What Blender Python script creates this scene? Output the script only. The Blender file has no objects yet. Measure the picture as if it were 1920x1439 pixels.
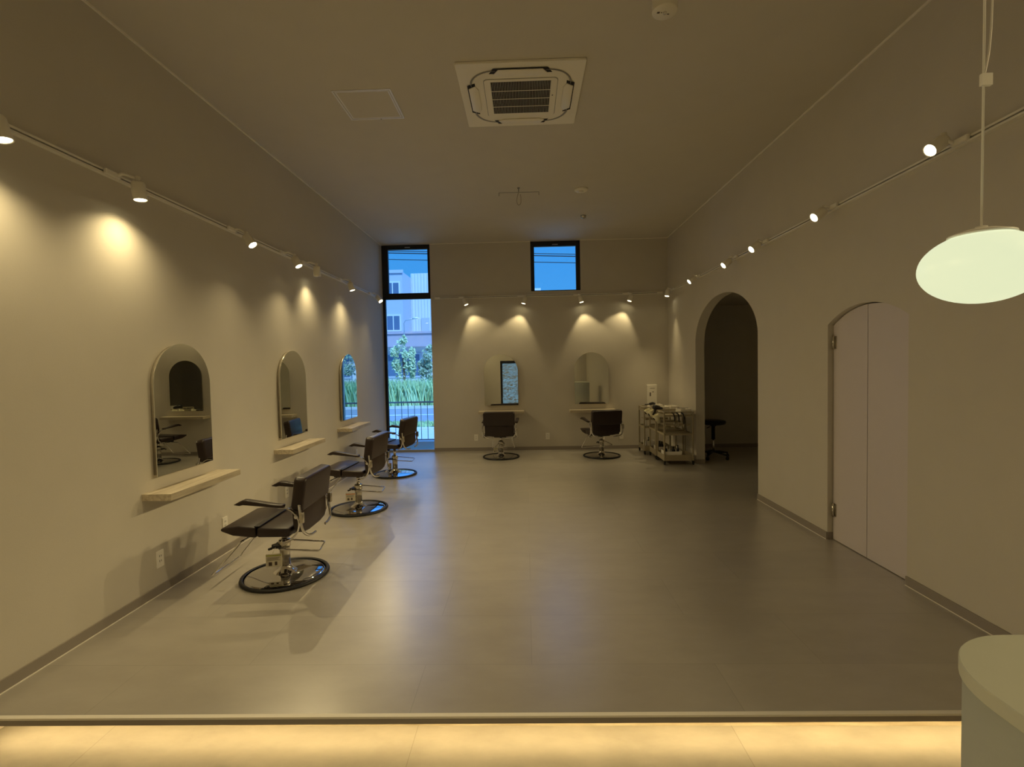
import bpy, bmesh, math, random
from mathutils import Vector, Matrix
random.seed(7)
PI = math.pi
S = bpy.context.scene
COL = S.collection
# ------------------------------------------------------------------ camera
XL, XR, YB, ZC = -2.545, 2.516, 8.951, 3.708
ZL = -0.17                                   # lower entrance floor
YE = -3.2                                    # entrance wall behind the camera
yaw, pitch, roll = -0.0286, 0.0358, -0.0200
fw = Vector((math.sin(yaw)*math.cos(pitch), math.cos(yaw)*math.cos(pitch), -math.sin(pitch)))
rt = Vector((math.cos(yaw), -math.sin(yaw), 0)); up = rt.cross(fw)
r2 = rt*math.cos(roll) + up*math.sin(roll); u2 = -rt*math.sin(roll) + up*math.cos(roll)
cd = bpy.data.cameras.new('camera'); cam = bpy.data.objects.new('camera', cd); COL.objects.link(cam)
m = Matrix((r2, u2, -fw)).transposed().to_4x4(); m.translation = Vector((0, 0, 1.52)); cam.matrix_world = m
cd.sensor_width = 36; cd.lens = 941.18/1920*36; cd.clip_start = 0.05; cd.clip_end = 300
S.camera = cam
# ------------------------------------------------------------------ world, sun, exposure
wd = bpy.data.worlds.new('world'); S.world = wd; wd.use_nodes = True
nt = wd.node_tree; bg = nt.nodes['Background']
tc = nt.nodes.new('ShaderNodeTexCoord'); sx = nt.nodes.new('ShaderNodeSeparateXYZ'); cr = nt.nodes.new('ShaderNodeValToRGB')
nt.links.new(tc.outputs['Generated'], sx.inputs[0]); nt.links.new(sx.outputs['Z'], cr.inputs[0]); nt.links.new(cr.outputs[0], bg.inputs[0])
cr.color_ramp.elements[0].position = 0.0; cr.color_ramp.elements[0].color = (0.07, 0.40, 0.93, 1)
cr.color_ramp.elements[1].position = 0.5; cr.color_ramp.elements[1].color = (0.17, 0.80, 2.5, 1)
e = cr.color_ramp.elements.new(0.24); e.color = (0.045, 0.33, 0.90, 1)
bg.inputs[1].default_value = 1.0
sd = bpy.data.lights.new('sun', 'SUN'); sun = bpy.data.objects.new('sun', sd); COL.objects.link(sun)
sd.energy = 3.4; sd.color = (0.50, 0.80, 1.0); sd.angle = 0.009
sun.rotation_euler = Vector((-0.45, 0.62, -0.75)).to_track_quat('-Z', 'Y').to_euler()
vs = S.view_settings
S.display_settings.display_device = 'sRGB'
vs.view_transform = 'Standard'; vs.look = 'None'; vs.gamma = 1.0; vs.use_curve_mapping = False
vs.exposure = 0.0
WARM = (1.0, 0.79, 0.41)
P_LEFT, P_BACK, P_RIGHT, P_ENTRY_FILL = 36.0, 15.0, 86.0, 44.0        # watts of the track lamps, the last for the added entrance fill

# ------------------------------------------------------------------ materials
def mat(name, col, rough=0.6, metal=0.0, emit=None, es=0.0, noise=0.0, nscale=8.0, bump=0.0, bscale=200.0, spec=0.5):
    m = bpy.data.materials.new(name); m.use_nodes = True; n = m.node_tree; b = n.nodes['Principled BSDF']
    b.inputs['Base Color'].default_value = (*col, 1); b.inputs['Roughness'].default_value = rough
    b.inputs['Metallic'].default_value = metal; b.inputs['Specular IOR Level'].default_value = spec
    if emit: b.inputs['Emission Color'].default_value = (*emit, 1); b.inputs['Emission Strength'].default_value = es
    if noise or bump:
        g = n.nodes.new('ShaderNodeNewGeometry')
    if noise:
        t = n.nodes.new('ShaderNodeTexNoise'); t.inputs['Scale'].default_value = nscale; t.inputs['Detail'].default_value = 6
        n.links.new(g.outputs['Position'], t.inputs['Vector'])
        mx = n.nodes.new('ShaderNodeMix'); mx.data_type = 'RGBA'
        mx.inputs[6].default_value = (*[c*(1-noise) for c in col], 1); mx.inputs[7].default_value = (*[min(1, c*(1+noise)) for c in col], 1)
        n.links.new(t.outputs[0], mx.inputs[0]); n.links.new(mx.outputs[2], b.inputs['Base Color'])
    if bump:
        t2 = n.nodes.new('ShaderNodeTexNoise'); t2.inputs['Scale'].default_value = bscale; t2.inputs['Detail'].default_value = 3
        n.links.new(g.outputs['Position'], t2.inputs['Vector'])
        bp = n.nodes.new('ShaderNodeBump'); bp.inputs['Strength'].default_value = bump; bp.inputs['Distance'].default_value = 0.002
        n.links.new(t2.outputs[0], bp.inputs['Height']); n.links.new(bp.outputs[0], b.inputs['Normal'])
    return m

M = {}
M['wall'] = mat('wall_paper', (0.68, 0.635, 0.55), 0.75, noise=0.03, nscale=5, bump=0.25, bscale=260, spec=0.3)
M['ceil'] = mat('ceiling_paper', (0.68, 0.635, 0.55), 0.8, noise=0.03, nscale=4, bump=0.25, bscale=260, spec=0.3)
M['trim'] = mat('ceiling_trim', (0.95, 0.90, 0.80), 0.5)
M['base'] = mat('baseboard', (0.33, 0.29, 0.25), 0.5)
M['door'] = mat('door_panel', (0.72, 0.655, 0.66), 0.5, noise=0.02)
M['white'] = mat('white_paint', (0.95, 0.91, 0.82), 0.4)
M['offwhite'] = mat('off_white_plastic', (0.90, 0.85, 0.73), 0.45)
M['cream'] = mat('cream_plastic', (0.95, 0.90, 0.66), 0.4)
M['plaster'] = mat('counter_plaster', (0.50, 0.52, 0.47), 0.7, noise=0.05, nscale=12, bump=0.3, bscale=60)
M['ctop'] = mat('counter_top', (0.62, 0.63, 0.53), 0.55, noise=0.03, nscale=10)
M['black'] = mat('black_frame', (0.012, 0.012, 0.016), 0.4)
M['blackp'] = mat('black_plastic', (0.015, 0.013, 0.015), 0.35)
M['rubber'] = mat('rubber', (0.010, 0.009, 0.010), 0.5)
M['leather'] = mat('brown_leather', (0.024, 0.0125, 0.0105), 0.38, noise=0.08, nscale=30, bump=0.15, bscale=400)
M['leatherb'] = mat('black_leather', (0.018, 0.015, 0.018), 0.35)
M['chrome'] = mat('chrome', (0.82, 0.80, 0.78), 0.07, 1.0)
M['chromeb'] = mat('chrome_base', (0.50, 0.49, 0.49), 0.045, 1.0)
M['chromes'] = mat('satin_chrome', (0.62, 0.58, 0.50), 0.25, 1.0)
M['alu'] = mat('aluminium', (0.42, 0.45, 0.50), 0.4, 0.3)
M['cart'] = mat('trolley_beige', (0.40, 0.345, 0.235), 0.5)
M['card'] = mat('card', (0.80, 0.74, 0.58), 0.7)
M['cardred'] = mat('card_red', (0.75, 0.25, 0.12), 0.7)
M['cardgreen'] = mat('card_green', (0.50, 0.52, 0.12), 0.7)
M['ink'] = mat('ink', (0.10, 0.07, 0.05), 0.7)
M['dark'] = mat('dark_recess', (0.02, 0.018, 0.022), 0.8)
M['grey'] = mat('grey_plastic', (0.30, 0.29, 0.27), 0.5)
M['silver'] = mat('panel_silver', (0.88, 0.87, 0.88), 0.4, 0.0)
M['acw'] = mat('ac_white', (0.95, 0.90, 0.78), 0.4)
M['lens'] = mat('lamp_lens', (1, 1, 1), 0.5, emit=(1.0, 0.86, 0.50), es=14.0)
M['shade'] = mat('opal_shade', (0.22, 0.22, 0.17), 0.35, emit=(0.80, 0.86, 0.56), es=0.92)
M['led'] = mat('led_strip', (1, 1, 1), 0.5, emit=(1.0, 0.74, 0.34), es=37.0)
M['mirror'] = mat('mirror_glass', (0.70, 0.71, 0.66), 0.0, 1.0)
M['medge'] = mat('mirror_edge', (0.55, 0.50, 0.40), 0.25, 0.6)
M['facade'] = mat('facade_white', (0.66, 0.68, 0.70), 0.7, noise=0.03, nscale=1)
M['facade2'] = mat('facade_grey', (0.46, 0.50, 0.58), 0.7)
M['parapet'] = mat('parapet_mauve', (0.48, 0.40, 0.46), 0.7, noise=0.06, nscale=2)
M['pane'] = mat('far_pane', (0.10, 0.16, 0.26), 0.1)
M['asphalt'] = mat('asphalt', (0.30, 0.31, 0.33), 0.9, noise=0.1, nscale=3)
M['paint'] = mat('road_paint', (0.95, 0.95, 0.92), 0.7)
M['concrete'] = mat('concrete', (0.62, 0.62, 0.60), 0.8, noise=0.08, nscale=4)
M['leaf'] = mat('leaf_green', (0.56, 0.68, 0.42), 0.6, noise=0.4, nscale=3)
M['leafd'] = mat('leaf_dark', (0.40, 0.50, 0.34), 0.6, noise=0.4, nscale=3)
M['grass'] = mat('grass_green', (0.48, 0.66, 0.34), 0.6, noise=0.4, nscale=2)
M['bark'] = mat('bark', (0.16, 0.11, 0.07), 0.9)
M['cable'] = mat('cable_black', (0.01, 0.01, 0.012), 0.6)

def wood_mat():
    m = bpy.data.materials.new('pale_wood'); m.use_nodes = True; n = m.node_tree; b = n.nodes['Principled BSDF']
    g = n.nodes.new('ShaderNodeTexCoord'); mp = n.nodes.new('ShaderNodeMapping'); mp.inputs['Scale'].default_value = (3, 34, 34)
    t = n.nodes.new('ShaderNodeTexNoise'); t.inputs['Scale'].default_value = 1.4; t.inputs['Detail'].default_value = 5
    c = n.nodes.new('ShaderNodeValToRGB'); c.color_ramp.elements[0].color = (0.46, 0.38, 0.26, 1); c.color_ramp.elements[1].color = (0.70, 0.62, 0.47, 1)
    c.color_ramp.elements[0].position = 0.3; c.color_ramp.elements[1].position = 0.65
    n.links.new(g.outputs['Object'], mp.inputs[0]); n.links.new(mp.outputs[0], t.inputs[0]); n.links.new(t.outputs[0], c.inputs[0]); n.links.new(c.outputs[0], b.inputs['Base Color'])
    b.inputs['Roughness'].default_value = 0.5
    return m
M['wood'] = wood_mat()

def floor_mat(name, a, bcol, rough, coat=0.8, spec=0.9):
    m = bpy.data.materials.new(name); m.use_nodes = True; n = m.node_tree; b = n.nodes['Principled BSDF']
    g = n.nodes.new('ShaderNodeNewGeometry')
    t = n.nodes.new('ShaderNodeTexNoise'); t.inputs['Scale'].default_value = 3.2; t.inputs['Detail'].default_value = 10; t.inputs['Roughness'].default_value = 0.62; t.inputs['Distortion'].default_value = 0.1
    mp = n.nodes.new('ShaderNodeMapping'); mp.inputs['Scale'].default_value = (1.0, 2.0, 1.0)
    n.links.new(g.outputs['Position'], mp.inputs[0]); n.links.new(mp.outputs[0], t.inputs['Vector'])
    c = n.nodes.new('ShaderNodeValToRGB'); c.color_ramp.elements[0].color = (*a, 1); c.color_ramp.elements[1].color = (*bcol, 1)
    c.color_ramp.elements[0].position = 0.33; c.color_ramp.elements[1].position = 0.68
    n.links.new(t.outputs[0], c.inputs[0])
    # slab joints and slab-to-slab variation of the stone-look vinyl
    br = n.nodes.new('ShaderNodeTexBrick'); br.inputs['Scale'].default_value = 1.0
    br.inputs['Brick Width'].default_value = 1.46; br.inputs['Row Height'].default_value = 0.50; br.inputs['Mortar Size'].default_value = 0.0018
    br.inputs['Color1'].default_value = (1, 1, 1, 1); br.inputs['Color2'].default_value = (0.91, 0.91, 0.92, 1); br.inputs['Mortar'].default_value = (0.72, 0.72, 0.70, 1)
    br.offset = 0.37
    n.links.new(g.outputs['Position'], br.inputs['Vector'])
    mx = n.nodes.new('ShaderNodeMix'); mx.data_type = 'RGBA'; mx.blend_type = 'MULTIPLY'; mx.inputs[0].default_value = 1.0
    n.links.new(c.outputs[0], mx.inputs[6]); n.links.new(br.outputs[0], mx.inputs[7]); n.links.new(mx.outputs[2], b.inputs['Base Color'])
    t3 = n.nodes.new('ShaderNodeTexNoise'); t3.inputs['Scale'].default_value = 45; t3.inputs['Detail'].default_value = 4
    n.links.new(g.outputs['Position'], t3.inputs['Vector'])
    bp = n.nodes.new('ShaderNodeBump'); bp.inputs['Strength'].default_value = 0.05; bp.inputs['Distance'].default_value = 0.002
    n.links.new(t3.outputs[0], bp.inputs['Height']); n.links.new(bp.outputs[0], b.inputs['Normal'])
    mr = n.nodes.new('ShaderNodeMapRange'); mr.inputs['To Min'].default_value = rough-0.02; mr.inputs['To Max'].default_value = rough+0.03
    b.inputs['Specular IOR Level'].default_value = spec; b.inputs['Coat Weight'].default_value = coat; b.inputs['Coat Roughness'].default_value = rough
    n.links.new(t.outputs[0], mr.inputs[0]); n.links.new(mr.outputs[0], b.inputs['Roughness'])
    return m
M['floor'] = floor_mat('floor_vinyl', (0.42, 0.385, 0.33), (0.485, 0.45, 0.39), 0.31)
M['floor_low'] = floor_mat('floor_tile_entrance', (0.40, 0.37, 0.31), (0.50, 0.465, 0.39), 0.65, 0.0, 0.2)

def glass_mat(name, frost=False):
    m = bpy.data.materials.new(name); m.use_nodes = True; n = m.node_tree
    for x in list(n.nodes): n.nodes.remove(x)
    o = n.nodes.new('ShaderNodeOutputMaterial'); mx = n.nodes.new('ShaderNodeMixShader')
    if frost:
        a = n.nodes.new('ShaderNodeBsdfTranslucent'); a.inputs[0].default_value = (0.66, 0.64, 0.56, 1)
        b = n.nodes.new('ShaderNodeBsdfDiffuse'); b.inputs[0].default_value = (0.5, 0.55, 0.55, 1)
        g = n.nodes.new('ShaderNodeNewGeometry'); mp = n.nodes.new('ShaderNodeMapping'); mp.inputs['Scale'].default_value = (5, 1, 16)
        t = n.nodes.new('ShaderNodeTexNoise'); t.inputs['Scale'].default_value = 1.5; t.inputs['Distortion'].default_value = 1.5
        n.links.new(g.outputs['Position'], mp.inputs[0]); n.links.new(mp.outputs[0], t.inputs[0])
        mr = n.nodes.new('ShaderNodeMapRange'); mr.inputs['From Min'].default_value = 0.45; mr.inputs['From Max'].default_value = 0.65
        mr.inputs['To Min'].default_value = 0.15; mr.inputs['To Max'].default_value = 0.95
        n.links.new(t.outputs[0], mr.inputs[0]); n.links.new(mr.outputs[0], mx.inputs[0])
    else:
        a = n.nodes.new('ShaderNodeBsdfTransparent'); b = n.nodes.new('ShaderNodeBsdfGlossy'); b.inputs['Roughness'].default_value = 0.0
        f = n.nodes.new('ShaderNodeFresnel'); f.inputs[0].default_value = 1.45; n.links.new(f.outputs[0], mx.inputs[0])
    n.links.new(a.outputs[0], mx.inputs[1]); n.links.new(b.outputs[0], mx.inputs[2]); n.links.new(mx.outputs[0], o.inputs[0])
    return m
M['glass'] = glass_mat('window_glass'); M['frost'] = glass_mat('patterned_glass', True)

# ------------------------------------------------------------------ mesh builder
class MB:
    def __init__(s): s.v = []; s.f = []; s.sm = []
    def add(s, vs, fs, smooth=False):
        o = len(s.v); s.v += [tuple(v) for v in vs]
        for f in fs: s.f.append([o+i for i in f]); s.sm.append(smooth)
        return s
    def box(s, x0, x1, y0, y1, z0, z1):
        return s.add([(x0,y0,z0),(x1,y0,z0),(x1,y1,z0),(x0,y1,z0),(x0,y0,z1),(x1,y0,z1),(x1,y1,z1),(x0,y1,z1)],
                     [(0,3,2,1),(4,5,6,7),(0,1,5,4),(1,2,6,5),(2,3,7,6),(3,0,4,7)])
    def prism(s, poly, axis, a, b, smooth=False):
        """poly: 2D points; axis 0/1/2 = extrusion axis from a to b"""
        def P(u, v, w): return (w, u, v) if axis == 0 else ((u, w, v) if axis == 1 else (u, v, w))
        n = len(poly); vs = [P(*p, a) for p in poly] + [P(*p, b) for p in poly]
        o = len(s.v); s.v += vs
        s.f.append([o+i for i in range(n)][::-1]); s.sm.append(False)
        s.f.append([o+n+i for i in range(n)]); s.sm.append(False)
        for i in range(n):
            j = (i+1) % n; s.f.append([o+i, o+j, o+n+j, o+n+i]); s.sm.append(smooth)
        return s
    def lathe(s, prof, n=40, M4=None, smooth=True, close=True):
        vs = []; fs = []
        for r, z in prof:
            for k in range(n):
                a = 2*PI*k/n; p = Vector((r*math.cos(a), r*math.sin(a), z)); vs.append(M4 @ p if M4 else p)
        for i in range(len(prof)-1):
            for k in range(n):
                k2 = (k+1) % n; fs.append((i*n+k, i*n+k2, (i+1)*n+k2, (i+1)*n+k))
        s.add(vs, fs, smooth)
        if close:
            o = len(s.v)-len(vs)
            if prof[0][0] > 1e-5: s.f.append([o+k for k in range(n)][::-1]); s.sm.append(False)
            if prof[-1][0] > 1e-5: s.f.append([o+(len(prof)-1)*n+k for k in range(n)]); s.sm.append(False)
        return s
    def tube(s, pts, r, n=10, closed=False, flat=None):
        """sweep along a polyline; flat=(a,b) gives an elliptical/flat-bar section"""
        pts = [Vector(p) for p in pts]; N = len(pts); rings = []
        ref = None
        for i, p in enumerate(pts):
            if closed: t = (pts[(i+1) % N]-pts[i-1]).normalized()
            else: t = (pts[min(i+1, N-1)]-pts[max(i-1, 0)]).normalized()
            if ref is None: ref = Vector((0, 0, 1)) if abs(t.z) < 0.9 else Vector((0, 1, 0))
            ref = (ref - t*ref.dot(t))
            if ref.length < 1e-4: ref = t.orthogonal()
            ref.normalize(); b = t.cross(ref)
            ra, rb = flat if flat else (r, r)
            rings.append([p + ref*ra*math.cos(2*PI*k/n) + b*rb*math.sin(2*PI*k/n) for k in range(n)])
        vs = [v for R in rings for v in R]; fs = []
        for i in range(N if closed else N-1):
            j = (i+1) % N
            for k in range(n): fs.append((i*n+k, i*n+(k+1) % n, j*n+(k+1) % n, j*n+k))
        if not closed: fs.append(tuple(range(n))[::-1]); fs.append(tuple((N-1)*n+k for k in range(n)))
        return s.add(vs, fs, True)
    def pipe(s, pts, r, n=10, bend=0.03, seg=5, flat=None):
        """tube with rounded corners"""
        pts = [Vector(p) for p in pts]; out = [pts[0]]
        for i in range(1, len(pts)-1):
            a, b, c = pts[i-1], pts[i], pts[i+1]; d = min(bend, (b-a).length/2.1, (c-b).length/2.1)
            p0 = b+(a-b).normalized()*d; p1 = b+(c-b).normalized()*d
            for k in range(seg+1):
                t = k/seg; out.append(p0*(1-t)**2 + b*2*t*(1-t) + p1*t*t)
        out.append(pts[-1]); return s.tube(out, r, n, flat=flat)
    def cyl(s, a, b, r, n=20):
        return s.tube([a, b], r, n)
    def build(s, name, material, parent=None, bevel=0.0, seg=2, subsurf=0, loc=None):
        me = bpy.data.meshes.new(name); me.from_pydata(s.v, [], s.f)
        for p, q in zip(me.polygons, s.sm): p.use_smooth = q
        me.materials.append(material)
        bm = bmesh.new(); bm.from_mesh(me); bmesh.ops.recalc_face_normals(bm, faces=bm.faces)
        if bevel:
            es = [e for e in bm.edges if len(e.link_faces) == 2 and e.calc_face_angle(0) > 0.6]
            bmesh.ops.bevel(bm, geom=es, offset=bevel, segments=seg, affect='EDGES', profile=0.5)
            for f in bm.faces: f.smooth = True
        bm.to_mesh(me); bm.free()
        if bevel:
            try: me.set_sharp_from_angle(angle=math.radians(50 if seg > 1 else 30))
            except Exception: pass
        o = bpy.data.objects.new(name, me); COL.objects.link(o)
        if parent: o.parent = parent
        if loc: o.location = loc
        if subsurf:
            md = o.modifiers.new('sub', 'SUBSURF'); md.levels = subsurf; md.render_levels = subsurf
        return o

def tag(o, label, cat, group=None, kind=None):
    o['label'] = label; o['category'] = cat
    if group: o['group'] = group
    if kind: o['kind'] = kind
    return o
def struct(o): o['kind'] = 'structure'; return o
def thing(name, label, cat, loc=(0, 0, 0), rz=0.0, group=None):
    o = bpy.data.objects.new(name, None); COL.objects.link(o); o.location = loc; o.rotation_euler = (0, 0, rz); o.empty_display_size = 0.1
    return tag(o, label, cat, group)
def copy_tree(o, parent=None):
    c = o.copy(); COL.objects.link(c)
    if parent: c.parent = parent
    for ch in list(o.children): copy_tree(ch, c)
    return c
def arc(cx, cy, r, a0, a1, n, ry=None):
    ry = ry or r
    return [(cx+r*math.cos(math.radians(a0+(a1-a0)*k/n)), cy+ry*math.sin(math.radians(a0+(a1-a0)*k/n))) for k in range(n+1)]
def rrect(x0, x1, y0, y1, r, n=6):
    return arc(x1-r, y1-r, r, 0, 90, n)+arc(x0+r, y1-r, r, 90, 180, n)+arc(x0+r, y0+r, r, 180, 270, n)+arc(x1-r, y0+r, r, 270, 360, n)

# ------------------------------------------------------------------ the setting
T = 0.13
# floors: raised salon floor with a slightly skewed front edge, lower entrance floor
def ys(x): return 2.1185 + (x-0)*0.0077
f = MB(); f.prism([(XL-.2, ys(XL-.2)+.02), (4.8, ys(4.8)+.02), (4.8, YB+.2), (XL-.2, YB+.2)], 2, -0.025, 0.0)
struct(f.build('floor', M['floor']))
f = MB(); f.prism([(XL-.2, YE-.3), (4.8, YE-.3), (4.8, 2.5), (XL-.2, 2.5)], 2, ZL-.1, ZL)
struct(f.build('floor_entrance', M['floor_low']))
f = MB(); f.prism([(XL, ys(XL)), (XR, ys(XR)), (XR, ys(XR)+.022), (XL, ys(XL)+.022)], 2, -0.006, 0.003)
struct(f.build('trim_1', M['trim']))                       # pale nosing
f = MB(); f.prism([(XL, ys(XL)+.002), (XR, ys(XR)+.002), (XR, ys(XR)+.04), (XL, ys(XL)+.04)], 2, -0.032, -0.006)
struct(f.build('trim_2', M['base']))                       # brown lip under it
f = MB(); f.box(XL-.1, 4.8, 2.31, 2.36, ZL, -0.025); struct(f.build('wall_step', M['base']))
f = MB(); f.box(XL, XR, 2.296, 2.31, ZL, ZL+.05); struct(f.build('baseboard_step', M['wood']))
# ceiling and shell
f = MB(); f.box(XL-.2, XR+.2, YE-.2, YB+.2, ZC, ZC+.15); struct(f.build('ceiling', M['ceil']))
f = MB(); f.box(XL-.15, XL, YE-.2, YB+.2, ZL-.1, ZC); struct(f.build('wall_left', M['wall']))
# right wall: one polygon with arch opening and door opening notched from the floor
A0, A1, AS = 5.527, 7.530, 1.80
D0, D1, DS = 3.378, 4.262, 1.805
ac = (A0+A1)/2; ar = (A1-A0)/2
poly = [(YE-.2, ZL-.1), (D0, ZL-.1), (D0, DS)]
dR = (0.442**2+0.130**2)/(2*0.130); dcz = DS+0.130-dR; dcy = (D0+D1)/2
th = math.degrees(math.asin(0.442/dR))
darc = arc(dcy, dcz, dR, 90+th, 90-th, 20)
poly += darc[1:-1] + [(D1, DS), (D1, ZL-.1), (A0, ZL-.1)]
aarc = arc(ac, AS, ar, 180, 0, 40, ry=0.59)
poly += aarc + [(A1, ZL-.1), (YB+.2, ZL-.1), (YB+.2, ZC), (YE-.2, ZC)]
f = MB(); f.prism(poly, 0, XR, XR+T); struct(f.build('wall_right', M['wall']))
# back wall with two openings
W0, W1 = XL, -1.675; V0, V1, VZ = 0.115, 0.990, 2.828
f = MB()
f.box(W1, V0, YB, YB+.16, 0, ZC); f.box(V0, V1, YB, YB+.16, 0, VZ); f.box(V1, 4.8, YB, YB+.16, 0, ZC)
struct(f.build('wall_back', M['wall']))
# side room behind the arch
f = MB(); f.box(XR+T, 4.6, 4.7, YB, 2.50, 2.62); struct(f.build('ceiling_side_room', M['ceil']))
f = MB(); f.box(4.6, 4.75, 4.7, YB, -.025, 2.62); struct(f.build('wall_side_room', M['wall']))
f = MB(); f.box(XR+T, 4.6, 4.6, 4.7, -.025, 2.62); struct(f.build('wall_side_room_front', M['wall']))
f = MB(); f.box(XR+T, 4.6, YB-.012, YB, 0, .06); struct(f.build('baseboard_side_room', M['base']))
f = MB(); f.box(XR+T, XR+T+.5, 3.2, 4.55, 0, 2.2); struct(f.build('wall_light_block', M['dark']))  # unseen dark block added behind the door leaves to stop sky light leaking
# entrance wall behind the camera with glazed door and plain door
f = MB(); f.box(XL, -1.08, YE-.15, YE, ZL, ZC); f.box(-1.08, -0.10, YE-.15, YE, 1.72, ZC); f.box(-0.10, XR, YE-.15, YE, ZL, ZC)
struct(f.build('wall_entrance', M['wall']))
dr = MB().box(-1.08, -1.0, YE-.1, YE-.04, ZL, 1.72).box(-.18, -.10, YE-.1, YE-.04, ZL, 1.72).box(-1.0, -.18, YE-.1, YE-.04, 1.62, 1.72).box(-1.0, -.18, YE-.1, YE-.04, ZL, ZL+.1).build('door_1', M['black'])
struct(dr); MB().box(-1.0, -.18, YE-.075, YE-.065, ZL+.1, 1.62).build('pane', M['frost'], dr)
MB().cyl((-.25, YE-.01, .75), (-.25, YE-.01, 1.05), .012).build('handle', M['chrome'], dr)
# baseboards
BH = 0.062
f = MB(); f.box(XL, XL+.010, 2.14, YB, 0, BH); struct(f.build('baseboard_left', M['base']))
f = MB(); f.box(W1+.005, XR-.012, YB-.010, YB, 0, BH); struct(f.build('baseboard_back', M['base']))
f = MB(); f.box(XR-.010, XR, 2.14, D0, 0, BH).box(XR-.010, XR, D1, A0, 0, BH).box(XR-.010, XR, A1, YB, 0, BH).box(XR, XR+.045, D1-.004, D1, 0, BH).box(XR, XR+T, A1-.006, A1, 0, BH)
struct(f.build('baseboard_right', M['base']))
# thin pale sealing line along the baseboard foot and ceiling mouldings
f = MB(); f.box(XL+.010, XL+.014, 2.14, YB, 0, .004).box(XR-.014, XR-.010, 2.14, D0, 0, .004).box(XR-.014, XR-.010, D1, A0, 0, .004)
struct(f.build('trim_3', M['trim']))
f = MB(); f.box(XL, XL+.012, YE, YB, ZC-.012, ZC); struct(f.build('trim_left', M['trim']))
f = MB(); f.box(XR-.012, XR, YE, YB, ZC-.012, ZC); struct(f.build('trim_right', M['trim']))
f = MB(); f.box(W1, V0, YB-.010, YB, ZC-.012, ZC).box(V1, XR, YB-.010, YB, ZC-.012, ZC); struct(f.build('trim_back', M['trim']))

# arched folding door in the right wall
dx = XR+0.045
def leaf(y0, y1):
    pts = [(y0, .006), (y1, .006)]
    n = 12
    for k in range(n+1):
        y = y1+(y0-y1)*k/n; z = dcz+math.sqrt(max(0, (dR-.008)**2-(y-dcy)**2)); pts.append((y, z))
    return MB().prism(pts, 0, dx, dx+.03)
d2 = struct(leaf(3.842, D1-.006).build('door_2', M['door'])); d3 = struct(leaf(D0+.004, 3.836).build('door_3', M['door']))
for z in (1.60, .20):
    MB().cyl((dx-.012, D1-.022, z), (dx-.012, D1-.022, z+.115), .010).box(dx-.004, dx, D1-.05, D1-.008, z+.005, z+.11).build('hinge', M['chromes'], d2)

# windows
def window(name, x0, x1, z0, z1, gx0, gx1, gz0, gz1, bottom=None):
    y0, y1 = YB+.03, YB+.09
    f = MB().box(x0, gx0, y0, y1, z0, z1).box(gx1, x1, y0, y1, z0, z1).box(gx0, gx1, y0, y1, gz1, z1)
    if bottom is None: f.box(gx0, gx1, y0, y1, z0, gz0)
    o = struct(f.build(name, M['black'], bevel=.003, seg=1))
    MB().box(gx0-.004, gx1+.004, y0+.027, y0+.032, gz0-.004, gz1+.004).build('glass_pane', M['glass'], o)
    if bottom is not None: MB().box(gx0, gx1, y0-.02, y1, z0, gz0).build('sill', M['alu'], o, bevel=.003, seg=1)
    return o
window('window_1', W0, W1, 0.0, 2.772, -2.497, W1-.006, .035, 2.745, bottom=True)
w = window('window_2', W0, W1, 2.772, ZC-.002, -2.432, -1.722, 2.852, 3.628)
MB().box(-2.12, -2.03, YB+.010, YB+.030, 3.655, 3.667).build('latch', M['alu'], w)
w = window('window_3', V0, V1, VZ, ZC-.002, .180, .915, 2.845, 3.615)
MB().box(.50, .60, YB+.010, YB+.030, 3.637, 3.650).build('latch', M['alu'], w)

# ------------------------------------------------------------------ mirrors and shelves
def make_mirror(label):
    t = thing('arched_mirror', label, 'mirror', group='arched wall mirrors')     # local: plane x-z, front towards -y
    def outline(w, h): return [(-w, 0), (w, 0)] + arc(0, h-w, w, 0, 180, 28)
    MB().prism(outline(.284, .894), 1, -.034, 0, True).build('backing', M['medge'], t)
    g = MB().prism([(a, b-.008) for a, b in outline(.300, .912)], 1, -.040, -.0345).build('mirror_glass', M['mirror'], t)
    return t
def make_shelf(label):
    t = MB().box(-.40, .40, -.20, 0, -.022, .022).build('wooden_shelf', M['wood'])
    return tag(t, label, 'shelf', 'wooden shelves under the mirrors')
spots = [((XL, 3.605), PI/2, 'arched mirror on the left wall nearest the camera, reflecting a dark arch and a chair', 'pale wooden shelf under the nearest mirror on the left wall'),
         ((XL, 5.340), PI/2, 'middle arched mirror on the left wall, showing a chair top in its lower edge', 'pale wooden shelf under the middle mirror of the left wall'),
         ((XL, 7.035), PI/2, 'arched mirror on the left wall beside the tall window, full of reflected green trees', 'pale wooden shelf on the left wall next to the tall window'),
         ((-.450, YB), 0, 'arched mirror on the back wall reflecting a blue glazed door', 'pale wooden shelf on the back wall under the mirror with the blue reflection'),
         ((1.155, YB), 0, 'arched mirror on the back wall near the corner with the trolleys', 'pale wooden shelf on the back wall nearer the trolleys')]
m0 = make_mirror(spots[0][2]); s0 = make_shelf(spots[0][3])
for i, ((x, y), rz, la, lb) in enumerate(spots):
    a = m0 if i == 0 else copy_tree(m0); b = s0 if i == 0 else copy_tree(s0)
    a.location = (x, y, .822); a.rotation_euler = (0, 0, rz); a['label'] = la
    b.location = (x, y, .698); b.rotation_euler = (0, 0, rz); b['label'] = lb

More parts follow.
